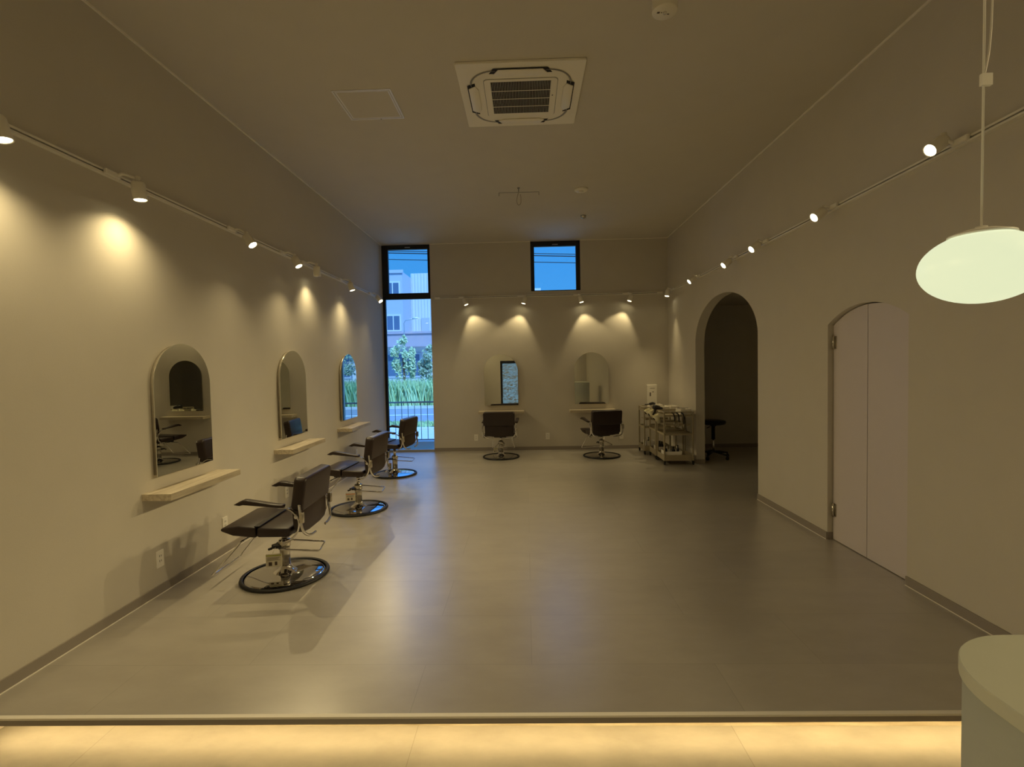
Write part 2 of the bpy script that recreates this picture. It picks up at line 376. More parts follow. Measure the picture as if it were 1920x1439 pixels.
# ------------------------------------------------------------------ styling chairs (local +x = forward, +y = left)
def make_chair(lift):
    t = thing('styling_chair', 'x', 'chair', group='brown styling chairs')
    L, C = M['leather'], M['chrome']
    MB().lathe([(0, .034), (.05, .034), (.16, .030), (.26, .020), (.290, .010), (.290, .004), (0, .004)], 64).build('base_plate', M['chromeb'], t)
    MB().lathe([(.283, .001), (.302, .001), (.308, .010), (.304, .020), (.290, .024), (.281, .018)], 64, close=False).build('rubber_rim', M['rubber'], t)
    MB().lathe([(.085, .031), (.070, .044), (.052, .056), (.040, .078), (.037, .085), (0, .085)], 32, close=False).build('base_cone', C, t)
    MB().lathe([(0, .07), (.036, .07), (.036, .205), (.034, .21), (.038, .215), (.043, .222), (.043, .262), (.038, .272), (0, .272)], 32).build('column', M['chromes'], t)
    MB().lathe([(0, .27), (.019, .27), (.019, .345+lift), (0, .345+lift)], 24).build('piston', C, t)
    # foot pump lever and pivot
    MB().pipe([(.03, -.050, .245), (-.04, -.055, .245), (-.27, -.075, .222), (-.285, .075, .205), (-.04, .060, .212), (.02, .05, .215)], .0062, 8, .02).build('pump_lever', C, t)
    MB().box(.01, .075, -.05, .05, .216, .236).cyl((.07, -.045, .22), (.115, -.045, .205), .010).cyl((.07, .045, .22), (.10, .045, .21), .009).build('pump_pivot', M['blackp'], t, bevel=.003, seg=1)
    z = lift
    # under-seat plate
    MB().box(-.12, .16, -.10, .10, .342+z, .368+z).box(.13, .25, -.045, .045, .318+z, .340+z).box(.02, .15, -.02, .02, .335+z, .350+z).build('seat_plate', M['blackp'], t, bevel=.005)
    # seat: rear pad, front pad with wedge-like lip, a gap between them
    def pad(prof, w, name, bev=.014):
        return MB().prism(prof, 1, -w, w).build(name, L, t, bevel=bev, seg=3)
    pad([(-.15, .366+z), (.075, .368+z), (.075, .436+z), (-.15, .428+z)], .252, 'seat_rear_pad')
    pad([(.083, .366+z), (.24, .384+z), (.325, .418+z), (.322, .436+z), (.20, .452+z), (.083, .438+z)], .252, 'seat_front_pad', .010)
    MB().prism([(.058, .437+z), (.10, .438+z), (.10, .446+z), (.058, .446+z)], 1, -.20, .24).build('seat_crease', M['blackp'], t, bevel=.003, seg=1)
    # backrest: thick upper pad, tapered lower pad
    up_ = MB().prism(rrect(-.255, .255, .0, .235, .035, 5), 0, -.040, .045).build('upper_back_pad', L, t, bevel=.018, seg=4)
    up_.location = (-.205, 0, .545+z); up_.rotation_euler = (0, math.radians(-8), 0)
    lo = [(-.240, .19), (-.232, .055), (-.19, .018), (-.10, .006), (.10, .006), (.19, .018), (.232, .055), (.240, .19)]
    lo_ = MB().prism(lo[::-1], 0, -.030, .035).build('lower_back_pad', L, t, bevel=.014, seg=3)
    lo_.location = (-.205, 0, .365+z); lo_.rotation_euler = (0, math.radians(2), 0)
    for s in (-1, 1):
        y = .272*s
        # armrest pad rising to the front
        p = [(.168, .630+z), (.205, .610+z), (.165, .603+z), (.140, .608+z), (-.10, .584+z), (-.130, .582+z), (-.130, .602+z), (-.08, .606+z), (.11, .640+z), (.14, .642+z)]
        MB().prism(p, 1, y-.026, y+.026).build('armrest', M['leather'], t, bevel=.006, seg=2)
        # flat chrome bow: from arm end, down and forward under the seat
        c = [(-.09, y, .580+z), (-.145, y, .576+z), (-.19, y, .548+z), (-.222, y, .500+z), (-.228, y, .455+z), (-.212, y, .405+z), (-.175, y, .365+z), (-.13, y*.99, .345+z), (-.09, y*.8, .335+z)]
        MB().tube(smooth(c), 0, 10, flat=(.006, .013)).build('arm_frame', C, t)
        MB().lathe([(0, 0), (.013, 0), (.014, .006), (.010, .010), (0, .010)], 16, Matrix.Translation((-.212, y+s*.006, .515+z)) @ Matrix.Rotation(s*-PI/2, 4, 'X')).build('bolt', C, t)
        # rear bow holding the back
        c = [(-.228, y*.97, .595+z), (-.236, y*.99, .53+z), (-.238, y*.98, .47+z), (-.248, y*.94, .41+z), (-.262, y*.80, .372+z), (-.270, y*.58, .357+z), (-.270, y*.35, .352+z)]
        MB().tube(smooth(c), .0095, 10).build('back_frame', C, t)
        MB().box(-.262, -.236, y*.99-.012, y*.99+.012, .47+z, .545+z).build('back_bracket', M['chromes'], t, bevel=.005)
    # foot rest: wire trapezoid sloping to the floor
    MB().pipe([(.22, -.02, .312+z), (.235, -.155, .312+z), (.43, -.195, .085+z*.5), (.43, .195, .085+z*.5), (.235, .155, .312+z), (.22, .02, .312+z)], .0075, 8, .02).build('foot_rest', C, t)
    return t
def smooth(c, n=5):
    P = [Vector(p) for p in c]; out = []
    for i in range(len(P)-1):
        a = P[max(i-1, 0)]; b = P[i]; d = P[i+1]; e = P[min(i+2, len(P)-1)]
        for k in range(n):
            t = k/n; out.append(.5*((2*b)+(d-a)*t+(2*a-5*b+4*d-e)*t*t+(3*b-a-3*d+e)*t**3))
    out.append(P[-1]); return out
ca = make_chair(0.0); cb = make_chair(0.035)
chairs = [(ca, -1.810, 3.620, 180+2, 'brown leather styling chair on round chrome base, nearest the camera, yellowish tag on column'),
          (cb, -1.837, 5.335, 180-3, 'brown styling chair by the left wall, second from the camera, red-edged tag on column'),
          (cb, -1.895, 7.066, 180-8, 'brown styling chair standing in front of the tall window'),
          (ca, -.441, 8.30, 90-3, 'brown styling chair facing the back wall mirror with the blue reflection'),
          (ca, 1.220, 8.265, 90+14, 'brown styling chair turned slightly left at the back wall mirror nearer the trolleys')]
used = set()
for src, x, y, a, lab in chairs:
    c = src if src.name not in used else copy_tree(src)
    used.add(src.name); c.location = (x, y, 0); c.rotation_euler = (0, 0, math.radians(a)); c['label'] = lab
# hanging tags (own things: they hang from the pump pivots)
def make_tag(x, y, z, rz, edge, label, w=.10, h=.085):
    t = thing('hang_tag', label, 'tag', (x, y, z), rz, 'paper tags on the chair columns')
    MB().box(-w/2, w/2, -.0012, .0012, -h, 0).build('card', M['card'], t)
    MB().box(-w*.46, w*.46, -.0020, -.0012, -h*.17, -h*.08).build('heading', M[edge], t)
    b = MB()
    for k in range(4): b.box(-w*.42, w*(.38-.06*(k % 3)), -.0018, -.0012, -h*(.28+.07*k), -h*(.26+.07*k))
    b.box(-w*.33, -w*.12, -.0018, -.0012, -h*.9, -h*.62).box(w*.05, w*.2, -.0018, -.0012, -h*.88, -h*.60).build('print', M['ink'], t)
    MB().tube([(-.01, 0, 0), (0, .002, .02), (.012, .004, .045)], .0012, 5).build('string', M['card'], t)
    return t
make_tag(-1.850, 3.535, .192, math.radians(12), 'cardgreen', 'cream paper tag hanging on the column of the nearest chair', .11, .095)
make_tag(-1.900, 5.265, .192, math.radians(10), 'cardred', 'paper tag with red heading hanging on the second chair column')
make_tag(-1.965, 7.030, .165, math.radians(70), 'cardred', 'reddish paper tag on the column of the chair before the window')
make_tag(-.530, 8.27, .165, math.radians(20), 'cardgreen', 'cream paper tag behind the column of the left back wall chair', .07, .08)

# ------------------------------------------------------------------ track lighting
def rail(name, a, b, inward, label):
    """a,b: end points on the wall; inward: unit vector pointing into the room"""
    a, b, n = Vector(a), Vector(b), Vector(inward); d = (b-a).normalized(); L = (b-a).length
    ang = math.atan2(d.y, d.x)
    t = thing(name, label, 'lighting track', a, ang)
    s = 1 if d.cross(Vector((0, 0, 1))).dot(n) < 0 else -1   # local +y or -y into room
    o = 0.030
    MB().box(0, L, min(0, s*.006), max(0, s*.006), -.017, .017).box(0, L, min(s*.006, s*o), max(s*.006, s*o), .004, .016).box(0, L, min(s*.006, s*o), max(s*.006, s*o), -.017, -.005).build('rail', M['white'], t)
    MB().box(.06, L-.06, min(s*.006, s*.010), max(s*.006, s*.010), -.008, .008).build('slot', M['dark'], t)
    for q in (0.0, L-.09):
        MB().box(q, q+.09, min(0, s*(o+.002)), max(0, s*(o+.002)), -.019, .019).build('end_feed', M['white'], t, bevel=.003, seg=1)
    return t
rail('track_rail', (XL, -2.9, 2.74), (XL, YB-.12, 2.74), (1, 0, 0), 'long white lighting track along the left wall')
rail('track_rail', (XR, -2.9, 2.735), (XR, YB-.12, 2.735), (-1, 0, 0), 'long white lighting track along the right wall above the arch')
rail('track_rail', (-1.60, YB, 2.745), (2.42, YB, 2.745), (0, -1, 0), 'white lighting track across the back wall above the mirrors')

def lamp_meshes():
    H = MB().lathe([(0, .058), (.020, .058), (.033, .052), (.038, .040), (.040, -.058), (.037, -.060), (.034, -.052), (.0, -.050)], 32)
    h = H.build('lamp_head', M['offwhite'])
    l = MB().lathe([(0, -.0525), (.0335, -.0525), (.0335, -.0560), (0, -.0560)], 32).build('lens', M['lens'])
    return h, l
hm, lm = lamp_meshes(); hme, lme = hm.data, lm.data
for o in (hm, lm): bpy.data.objects.remove(o)
def track_lamp(side, pos, aim, watts, size, blend, label, on=True, group='white track spotlights'):
    """side: 'L','R','B'. pos: centre of head. aim: target point"""
    p = Vector(pos); d = (Vector(aim)-p).normalized()
    inw = {'L': Vector((1, 0, 0)), 'R': Vector((-1, 0, 0)), 'B': Vector((0, -1, 0))}[side]
    alo = {'L': Vector((0, 1, 0)), 'R': Vector((0, 1, 0)), 'B': Vector((1, 0, 0))}[side]
    base = p.copy(); base.z = 2.74
    if side == 'L': base.x = XL+.032
    elif side == 'R': base.x = XR-.032
    else: base.y = YB-.032
    base -= alo*.065
    t = thing('track_spotlight', label, 'spotlight', base, 0, group)
    a0 = -alo*.055; a1 = alo*.055+inw*.020
    MB().box(*sorted((a0.x-abs(inw.x)*.001-.0*1, a1.x)) if side == 'B' else (min(0, inw.x*.022), max(0, inw.x*.022)),
             *((-.055, .055) if side != 'B' else (-.022, 0)), -.016, .014).build('adapter', M['white'], t, bevel=.003, seg=1)
    k = Vector(p-base)                                   # head centre in local coordinates
    top = k - d*.045
    n0 = inw*.012 + alo*.035
    MB().pipe([n0, n0+inw*.035+Vector((0, 0, .012)), (top+Vector((0, 0, .03))), top], .009, 10, .02).build('arm', M['white'], t)
    MB().lathe([(0, -.012), (.014, -.012), (.016, -.008), (.016, .012), (.012, .016), (0, .016)], 18, Matrix.Translation(top+Vector((0, 0, .028)))).build('knuckle', M['offwhite'], t)
    h = bpy.data.objects.new('lamp_head', hme); COL.objects.link(h); h.parent = t; h.location = k
    h.rotation_euler = (-d).to_track_quat('Z', 'Y').to_euler()
    l = bpy.data.objects.new('lens', lme); COL.objects.link(l); l.parent = h
    ld = bpy.data.lights.new('spot', 'SPOT'); lo = bpy.data.objects.new('spot', ld); COL.objects.link(lo); lo.parent = h
    lo.location = (0, 0, -.062); ld.energy = watts; ld.color = WARM; ld.spot_size = math.radians(size); ld.spot_blend = blend; ld.shadow_soft_size = .014
    return t
zl = 2.655
L_ = [(2.27, (-1.85, 2.4, .4), .72, 144, 'spotlight on the left wall track cut by the left edge of the photo'),
      (3.104, (-2.15, 3.12, .4), .62, 144, 'spotlight on the left track, large, second from the camera with its body in profile'),
      (4.35, (-.55, 3.95, .4), 1.6, 140, 'spotlight on the left track above the gap between the first two mirrors'),
      (5.25, (-1.1, 5.0, .4), 1.3, 132, 'spotlight on the left track just above the middle mirror'),
      (5.77, (-2.42, 5.95, 1.4), .40, 116, 'spotlight on the left track turned away from the camera, lens hidden'),
      (6.90, (-1.7, 6.9, .4), .75, 138, 'spotlight on the left track above the mirror full of trees'),
      (8.21, (-.5, 7.2, .4), 1.4, 130, 'farthest spotlight of the left track, at the window corner')]
for y, aim, k, sz, lab in L_: track_lamp('L', (XL+.155, y, zl), aim, P_LEFT*k, sz, 1.0, lab)
R_ = [(3.017, 2.745, (-1.3, 2.6, .2), 1.0, 'spotlight on the right wall track closest to the camera, near the pendant cord'),
      (4.187, 2.70, (-1.3, 3.7, .2), 1.0, 'spotlight on the right track above the folding door end, second from the camera'),
      (5.328, 2.705, (-1.0, 4.6, .2), 1.0, 'spotlight on the right track just left of the second one, third from the camera'),
      (6.064, 2.685, (-1.0, 5.5, .2), 1.0, 'spotlight on the right track over the crown of the arch'),
      (7.309, 2.70, (-1.0, 6.8, .2), 1.0, 'spotlight on the right track over the far side of the arch'),
      (8.560, 2.69, (1.9, 8.3, .4), .55, 'spotlight on the right track in the far corner')]
for y, z, aim, k, lab in R_: track_lamp('R', (XR-.115, y, z), aim, P_RIGHT*k, 66, 1.0, lab)
B_ = [(-1.048, (-.62, YB-.25, 1.6), 'leftmost spotlight on the back wall track, beside the tall window'),
      (-.009, (-.30, YB-.25, 1.6), 'second spotlight from the left on the back track, under the small window edge'),
      (.977, (1.20, YB-.25, 1.6), 'third spotlight from the left on the back track, below the small window corner'),
      (1.837, (1.45, YB-.25, 1.6), 'rightmost spotlight on the back wall track')]
for x, aim, lab in B_: track_lamp('B', (x, YB-.12, zl), aim, P_BACK, 84, .4, lab)

# unseen fill spotlights added behind the camera to brighten the entrance end
for y in (.8, -.7, -2.2):
    track_lamp('L', (XL+.115, y, zl), (1.2, y-.9, -.1), P_ENTRY_FILL, 110, .9, 'added fill spotlight on the left track over the entrance, behind the camera', group='added entrance fill spotlights, left')
    track_lamp('R', (XR-.115, y, zl), (-1.2, y-.9, -.1), P_ENTRY_FILL, 110, .9, 'added fill spotlight on the right track over the entrance, behind the camera', group='added entrance fill spotlights, right')

# ------------------------------------------------------------------ LED strip under the step lip
tag(MB().box(XL+.05, XR-.05, 2.205, 2.213, -.074, -.070).build('light_strip', M['led']), 'warm glowing light strip tucked under the floor step', 'light strip')

# ------------------------------------------------------------------ ceiling things
ac_ = thing('ceiling_air_conditioner', 'white square cassette air conditioner with dark grille in the ceiling', 'air conditioner', (0, 4.147, ZC))
MB().prism(rrect(-.475, .475, -.475, .475, .012, 3), 2, -.020, 0).build('panel', M['acw'], ac_, bevel=.003, seg=1)
sq = rrect(-.375, .375, -.375, .375, .17, 10)
MB().prism(sq, 2, -.0245, -.020, True).build('inner_panel', M['acw'], ac_, bevel=.002, seg=1)
# dark slot ring segments at the corners, as in the photo
for q in range(4):
    a0 = 90*q
    cx, cy = (.205, .205) if q == 0 else ((-.205, .205) if q == 1 else ((-.205, -.205) if q == 2 else (.205, -.205)))
    pts = [(x, y, -.0245) for x, y in arc(cx, cy, .178, a0-6, a0+96, 14)]
    MB().tube(pts, 0, 8, flat=(.002, .010 if q in (0, 1) else .006)).build('corner_slot', M['grey'], ac_)
    ang = math.radians(90*q)
    fl = MB().prism([(-.20, -.018), (-.15, -.042), (.15, -.042), (.20, -.018), (.165, .034), (-.165, .034)], 2, -.034, -.026).build('air_flap', M['acw'], ac_, bevel=.003, seg=2)
    fl.location = (.372*math.cos(ang), .372*math.sin(ang), 0); fl.rotation_euler = (0, 0, ang+PI/2+PI)
    sh = MB().prism([(-.235, -.020), (.235, -.020), (.20, .042), (-.20, .042)], 2, -.0262, -.0246).build('air_outlet', M['dark'], ac_)
    sh.location = (.372*math.cos(ang), .372*math.sin(ang), 0); sh.rotation_euler = (0, 0, ang+PI/2+PI)
MB().prism(rrect(-.285, .285, -.285, .285, .035, 5), 2, -.0255, -.0245).build('grille_seam', M['grey'], ac_)
MB().prism(rrect(-.281, .281, -.281, .281, .033, 5), 2, -.030, -.0250).build('grille_frame', M['acw'], ac_, bevel=.002, seg=1)
MB().box(-.232, .232, -.250, .225, -.0308, -.0300).build('grille_recess', M['dark'], ac_)
b = MB()
for k in range(38):
    x = -.228+.456*k/37; b.box(x-.0008, x+.0008, -.250, .225, -.0345, -.0312)
b.build('grille_slats', M['acw'], ac_)
b = MB()
for k in (1, 2, 3):
    y = -.250+.475*k/4; b.box(-.232, .232, y-.003, y+.003, -.0360, -.0345)
b.build('grille_crossbars', M['acw'], ac_)
MB().prism([(.252+x*.6, y) for x, y in arc(0, -.04, .010, 0, 360, 12)[:-1]], 2, -.0308, -.0300).build('badge', M['grey'], ac_)

hp = thing('ceiling_access_panel', 'square ceiling access hatch with thin pale metal frame', 'access panel', (-1.256, 4.217, ZC))
b = MB()
for s0_, s1_, z in ((.235, .222, -.006), (.214, .204, -.004)):
    b.box(-s0_, s0_, -s0_, -s1_, z, 0).box(-s0_, s0_, s1_, s0_, z, 0).box(-s0_, -s1_, -s1_, s1_, z, 0).box(s1_, s0_, -s1_, s1_, z, 0)
b.build('hatch_frame', M['silver'], hp); MB().box(-.204, .204, -.204, .204, -.003, 0).build('hatch_door', M['ceil'], hp)
MB().cyl((.03, .228, -.008), (.03, .228, -.003), .005).build('lock', M['chromes'], hp)

em = thing('emergency_light', 'white cylindrical emergency light hanging from ceiling near its top edge', 'emergency light', (.862, 3.08, ZC))
MB().lathe([(0, 0), (.073, 0), (.074, -.105), (.070, -.112), (0, -.112)], 40).build('housing', M['offwhite'], em)
MB().lathe([(0, -.112), (.012, -.112), (.009, -.122), (0, -.124)], 16).build('bulb', M['chrome'], em)
MB().box(-.045, -.030, -.008, .006, -.1135, -.1118).box(-.022, -.016, -.004, .003, -.1135, -.1118).box(.018, .030, .012, .018, -.1135, -.1118).build('markings', M['ink'], em)
sm = thing('smoke_detector', 'flat round white detector on the ceiling beyond the air conditioner', 'smoke detector', (.730, 6.385, ZC))
MB().lathe([(0, 0), (.085, 0), (.085, -.012), (.070, -.024), (0, -.026)], 36).build('body', M['offwhite'], sm)
MB().lathe([(0, -.026), (.03, -.026), (.026, -.036), (0, -.038)], 24).build('sensor', M['offwhite'], sm)
sn = thing('ceiling_sensor', 'small shiny round sensor on the ceiling above the back wall', 'sensor', (.885, 7.50, ZC))
MB().lathe([(0, 0), (.042, 0), (.042, -.010), (0, -.010)], 28).build('plate', M['grey'], sn)
MB().lathe([(.040, -.010), (.036, -.030), (.02, -.040), (0, -.042)], 28, close=False).build('dome', M['chromes'], sn)
hk = thing('hanging_bar', 'thin dark metal bar with looped hook hanging under the ceiling', 'hanging bar', (-.05, 6.27, ZC))
MB().cyl((-.245, 0, -.055), (.25, 0, -.055), .0035, 8).cyl((-.243, 0, -.055), (-.243, 0, -.095), .004, 8).cyl((.248, 0, -.055), (.248, 0, -.095), .004, 8).build('bar', M['grey'], hk)
MB().cyl((0, 0, 0), (0, 0, -.055), .006, 10).lathe([(0, 0), (.018, 0), (.016, -.008), (0, -.008)], 16).build('stem', M['grey'], hk)
MB().tube(smooth([(0, -.01, -.05), (-.02, 0, -.12), (-.025, 0, -.17), (-.012, 0, -.205), (.012, 0, -.205), (.026, 0, -.175), (.026, 0, -.12), (.02, 0, -.08)]), .0045, 8).build('hook', M['chromes'], hk)

# ------------------------------------------------------------------ wall outlets and control panel
def outlet(loc, rz, label):
    t = thing('wall_outlet', label, 'outlet', loc, rz, 'white wall outlets')
    MB().prism(rrect(-.035, .035, -.058, .058, .004, 2), 1, -.007, 0).build('cover', M['white'], t, bevel=.0015, seg=1)
    b = MB()
    for z in (.020, -.014): b.box(-.009, -.006, -.0078, -.007, z-.007, z+.007).box(.006, .009, -.0078, -.007, z-.006, z+.006)
    b.build('sockets', M['dark'], t)
    return t
for y, z, lab in ((3.338, .240, 'white outlet low on the left wall, nearest the camera'), (4.085, .245, 'white outlet on the left wall partly behind the nearest chair seat'),
                  (5.175, .235, 'white outlet on the left wall seen under the far armrest of the nearest chair'), (7.345, .262, 'white outlet low on the left wall near the tall window')):
    outlet((XL, y, z), PI/2, lab)
for x, z, lab in ((-.918, .239, 'white outlet on the back wall left of the left chair'), (.364, .247, 'white outlet on the back wall midway between the two chairs'), (1.673, .236, 'white outlet on the back wall right of the right chair')):
    outlet((x, YB, z), 0, lab)
cp = thing('control_panel', 'white rectangular control panel on the back wall above the trolleys', 'control panel', (2.218, YB, .93))
MB().box(-.086, .086, -.020, 0, -.20, .20).build('cover', M['white'], cp, bevel=.003, seg=1)
MB().box(-.040, -.022, -.022, -.020, .00, .065).box(.005, .030, -.022, -.020, .068, .080).box(-.035, .05, -.0210, -.020, .135, .142).build('switches', M['ink'], cp)

# ------------------------------------------------------------------ pendant lamp and reception counter
pd = thing('pendant_lamp', 'oval opal glass pendant lamp glowing pale yellow on a thin cord', 'pendant lamp', (.968, 1.10, 1.708))
rx, rz_ = .1075, .0755
prof = [(rx*math.sin(math.radians(a)), rz_*math.cos(math.radians(a))) for a in range(24, 181, 6)]
MB().lathe(prof, 56, close=False).build('lamp_shade', M['shade'], pd)
MB().lathe([(0, .086), (.010, .086), (.012, .080), (.030, .079), (.056, .0705), (.057, .066), (0, .064)], 40).build('cap', M['white'], pd)
MB().cyl((0, 0, .080), (.002, 0, ZC-1.708), .0022, 8).build('cord', M['white'], pd)
MB().tube(smooth([(.002, 0, .40), (.012, 0, .46), (.016, 0, .56), (.014, 0, .75), (.010, 0, 1.3), (.004, 0, ZC-1.708)]), .0018, 6).build('cord_loop', M['white'], pd)
MB().box(-.005, .016, -.004, .004, .378, .402).build('cord_clip', M['white'], pd)
MB().lathe([(0, ZC-1.708), (.05, ZC-1.708), (.045, ZC-1.733), (0, ZC-1.737)], 30).build('ceiling_cup', M['white'], pd)

ct = thing('reception_counter', 'pale plastered reception counter with rounded corner and smooth top', 'counter', (1.35, .6, ZL))
def cshape(i):
    return [(2.10-i, .25+i), (2.10-i, 1.09-i)] + arc(1.015, .89, .20-i, 90, 180, 14) + [(.815+i, .25+i)]
MB().prism([(x-1.35, y-.6) for x, y in cshape(.006)], 2, 0, .92-ZL-.03, True).build('body', M['plaster'], ct)
MB().prism([(x-1.35, y-.6) for x, y in cshape(0)], 2, .92-ZL-.03, .92-ZL, True).build('countertop', M['ctop'], ct, bevel=.002, seg=1)

# ------------------------------------------------------------------ trolleys with salon tools
def make_cart():
    t = thing('salon_trolley', 'x', 'trolley', group='beige salon trolleys in a row')
    w, d, c = .21, .19, M['cart']                          # half sizes; local x = width, y = depth
    for sx_ in (-1, 1):
        for sy_ in (-1, 1):
            MB().box(sx_*w-.011, sx_*w+.011, sy_*d-.011, sy_*d+.011, .06, .79).build('post', c, t, bevel=.003, seg=1)
            cs = MB().lathe([(0, -.009), (.024, -.009), (.027, -.005), (.027, .005), (.024, .009), (0, .009)], 20, Matrix.Rotation(PI/2, 4, 'Y')).box(-.013, .013, -.012, .012, .0, .034).build('caster', M['rubber'], t)
            cs.location = (sx_*w, sy_*d, .027)
    def tray(z, h, name):
        b = MB().box(-w, w, -d, d, z, z+.008)
        b.box(-w, w, -d-.004, -d+.004, z, z+h).box(-w, w, d-.004, d+.004, z, z+h).box(-w-.004, -w+.004, -d, d, z, z+h).box(w-.004, w+.004, -d, d, z, z+h)
        b.build(name, c, t)
    tray(.062, .085, 'bottom_tray'); tray(.440, .026, 'middle_shelf'); tray(.715, .032, 'top_tray')
    MB().box(-w, w, -d, -d+.012, .775, .79).box(-w, w, d-.012, d, .775, .79).box(-w-.006, -w+.006, -d, d, .775, .79).box(w-.006, w+.006, -d, d, .775, .79).build('top_rail', c, t)
    MB().box(-w+.03, w-.03, -d+.02, d-.02, .575, .583).box(-w+.03, w-.03, -d+.015, -d+.022, .575, .610).build('drawer_tray', c, t)
    MB().pipe([(w, -d+.03, .75), (w+.045, -d+.03, .75), (w+.045, d-.03, .75), (w, d-.03, .75)], .007, 8, .02).build('handle', M['chromes'], t)
    return t
c0 = make_cart()
cps = [(2.235, 7.64, 'beige trolley nearest the camera, its wide front facing the room'), (2.225, 8.08, 'beige trolley in the middle of the row, between the other two'), (2.150, 8.52, 'beige trolley at the back wall, farthest in the row')]
for i, (x, y, lab) in enumerate(cps):
    c = c0 if i == 0 else copy_tree(c0); c.location = (x, y, 0); c['label'] = lab
def bin_(x, y, z, w, d, h, label, m='white', rz=0, grp='white trays on the trolleys'):
    b = MB().box(-w, w, -d, d, 0, .004)
    b.box(-w, w, -d, -d+.004, 0, h).box(-w, w, d-.004, d, 0, h).box(-w, -w+.004, -d, d, 0, h).box(w-.004, w, -d, d, 0, h)
    o = b.build('storage_bin', M[m], loc=(x, y, z)); o.rotation_euler = (0, 0, rz); return tag(o, label, 'bin', grp)
bin_(2.353, 7.61, .724, .075, .13, .100, 'white bin on the nearest trolley top, by its handle')
bin_(2.17, 8.045, .724, .060, .12, .100, 'white bin on the middle trolley top, left side')
bin_(2.31, 8.05, .724, .065, .13, .105, 'white bin on the middle trolley top, right side', rz=.1)
bin_(2.16, 8.50, .724, .10, .12, .095, 'white bin on the farthest trolley top')
bin_(2.165, 7.58, .072, .125, .115, .125, 'long white box in the bottom tray of the nearest trolley')
bin_(2.12, 8.02, .072, .080, .12, .125, 'white box in the bottom tray of the middle trolley')
bin_(2.05, 8.46, .072, .080, .10, .15, 'white box in the bottom tray of the farthest trolley')
bin_(2.00, 8.40, .468, .035, .05, .10, 'small white box on the middle shelf of the farthest trolley')
def bottle(x, y, z, r, h, m, label):
    o = MB().lathe([(0, 0), (r, 0), (r*1.02, h*.08), (r*1.0, h*.62), (r*.85, h*.74), (r*.35, h*.80), (r*.35, h*.88), (r*.45, h*.89), (r*.45, h), (0, h)], 16).build('bottle', M[m], loc=(x, y, z))
    return tag(o, label, 'bottle', 'bottles in the trolley trays')
bl = ['dark bottle in the nearest trolley bottom box, left', 'dark bottle in the nearest trolley bottom box, centre', 'slim dark bottle in the nearest trolley bottom box, right of centre', 'white bottle standing in the nearest trolley bottom box', 'silver-topped dark bottle at the right end of the nearest trolley box']
for i, (dx_, dy_, r, h, mm) in enumerate([(-.085, .03, .028, .19, 'blackp'), (.035, .03, .032, .17, 'blackp'), (.085, -.03, .020, .20, 'blackp'), (-.03, -.04, .022, .19, 'grey'), (.098, .05, .016, .21, 'chromes')]):
    bottle(2.165+dx_, 7.58+dy_, .077, r, h, mm, bl[i])
for i, (x, y, h, lab) in enumerate([(2.10, 8.00, .20, 'dark bottle in the middle trolley bottom box, near side'), (2.15, 8.07, .18, 'dark bottle in the middle trolley bottom box, far side'), (2.04, 8.45, .20, 'dark bottle in the farthest trolley bottom box')]):
    bottle(x, y, .077, .03, h, 'blackp', lab)
# cream tapered holders clipped to the trolleys' left side, mouths tilted outwards
def holder(x, y, z, ry_, rz, label):
    t = thing('tool_holder', label, 'holder', (x, y, z), 0, 'cream holders clipped to the trolleys'); t.rotation_euler = (0, ry_, rz)
    MB().lathe([(.026, .132), (.029, .136), (.0, .136)], 24, close=False).lathe([(.047, 0), (.050, .003), (.029, .136), (.026, .130), (.046, .004), (.047, 0)], 28, close=False).build('cup', M['cream'], t)
    MB().box(.030, .052, -.012, .012, .02, .06).build('clip', M['blackp'], t, bevel=.002)
    return t
holder(1.925, 7.565, .735, PI-.50, .15, 'cream tapered tool holder at the front left post of the nearest trolley')
holder(1.935, 7.93, .765, PI-.55, .1, 'cream tapered tool holder on the middle trolley side, nearer the camera')
holder(1.930, 8.12, .770, PI-.52, .2, 'cream tapered tool holder on the middle trolley side, farther from the camera')
hd = thing('hair_dryer', 'black hair dryer hanging over the top edge of the middle trolley', 'hair dryer', (2.035, 7.885, .815), .3); hd.rotation_euler = (.2, .25, .3)
MB().lathe([(0, -.07), (.030, -.068), (.040, -.04), (.038, .02), (.028, .085), (0, .085)], 24, Matrix.Rotation(PI/2, 4, 'Y')).build('motor_housing', M['blackp'], hd)
MB().tube([(-.03, -.01, 0), (-.035, -.025, -.06), (-.045, -.030, -.125)], .016, 12).build('grip', M['blackp'], hd)
# curling irons dangling in front of the nearest trolley, with cords
for i, (x, l, lab) in enumerate([(2.15, .11, 'black curling iron hanging on the nearest trolley front, left'), (2.215, .12, 'black curling iron hanging on the nearest trolley front, centre'), (2.285, .15, 'black curling iron with trailing cord hanging on the nearest trolley front, right')]):
    t = thing('curling_iron', lab, 'curling iron', (x, 7.425, .765), 0, 'curling irons on the nearest trolley')
    MB().tube(smooth([(-.022, .01, .008), (.0, 0, .0), (.016, -.004, -.04), (.020, -.004, -l)]), .0095, 10).build('grip', M['blackp'], t)
    MB().cyl((.020, -.004, -l), (.010, -.004, -l-.075), .006, 10).build('barrel', M['chromes'], t)
    if i == 2: MB().tube(smooth([(.02, 0, -.03), (.04, -.01, -.10), (.045, -.012, -.2), (.06, -.008, -.26), (.10, 0, -.275)]), .004, 6).build('cable', M['rubber'], t)
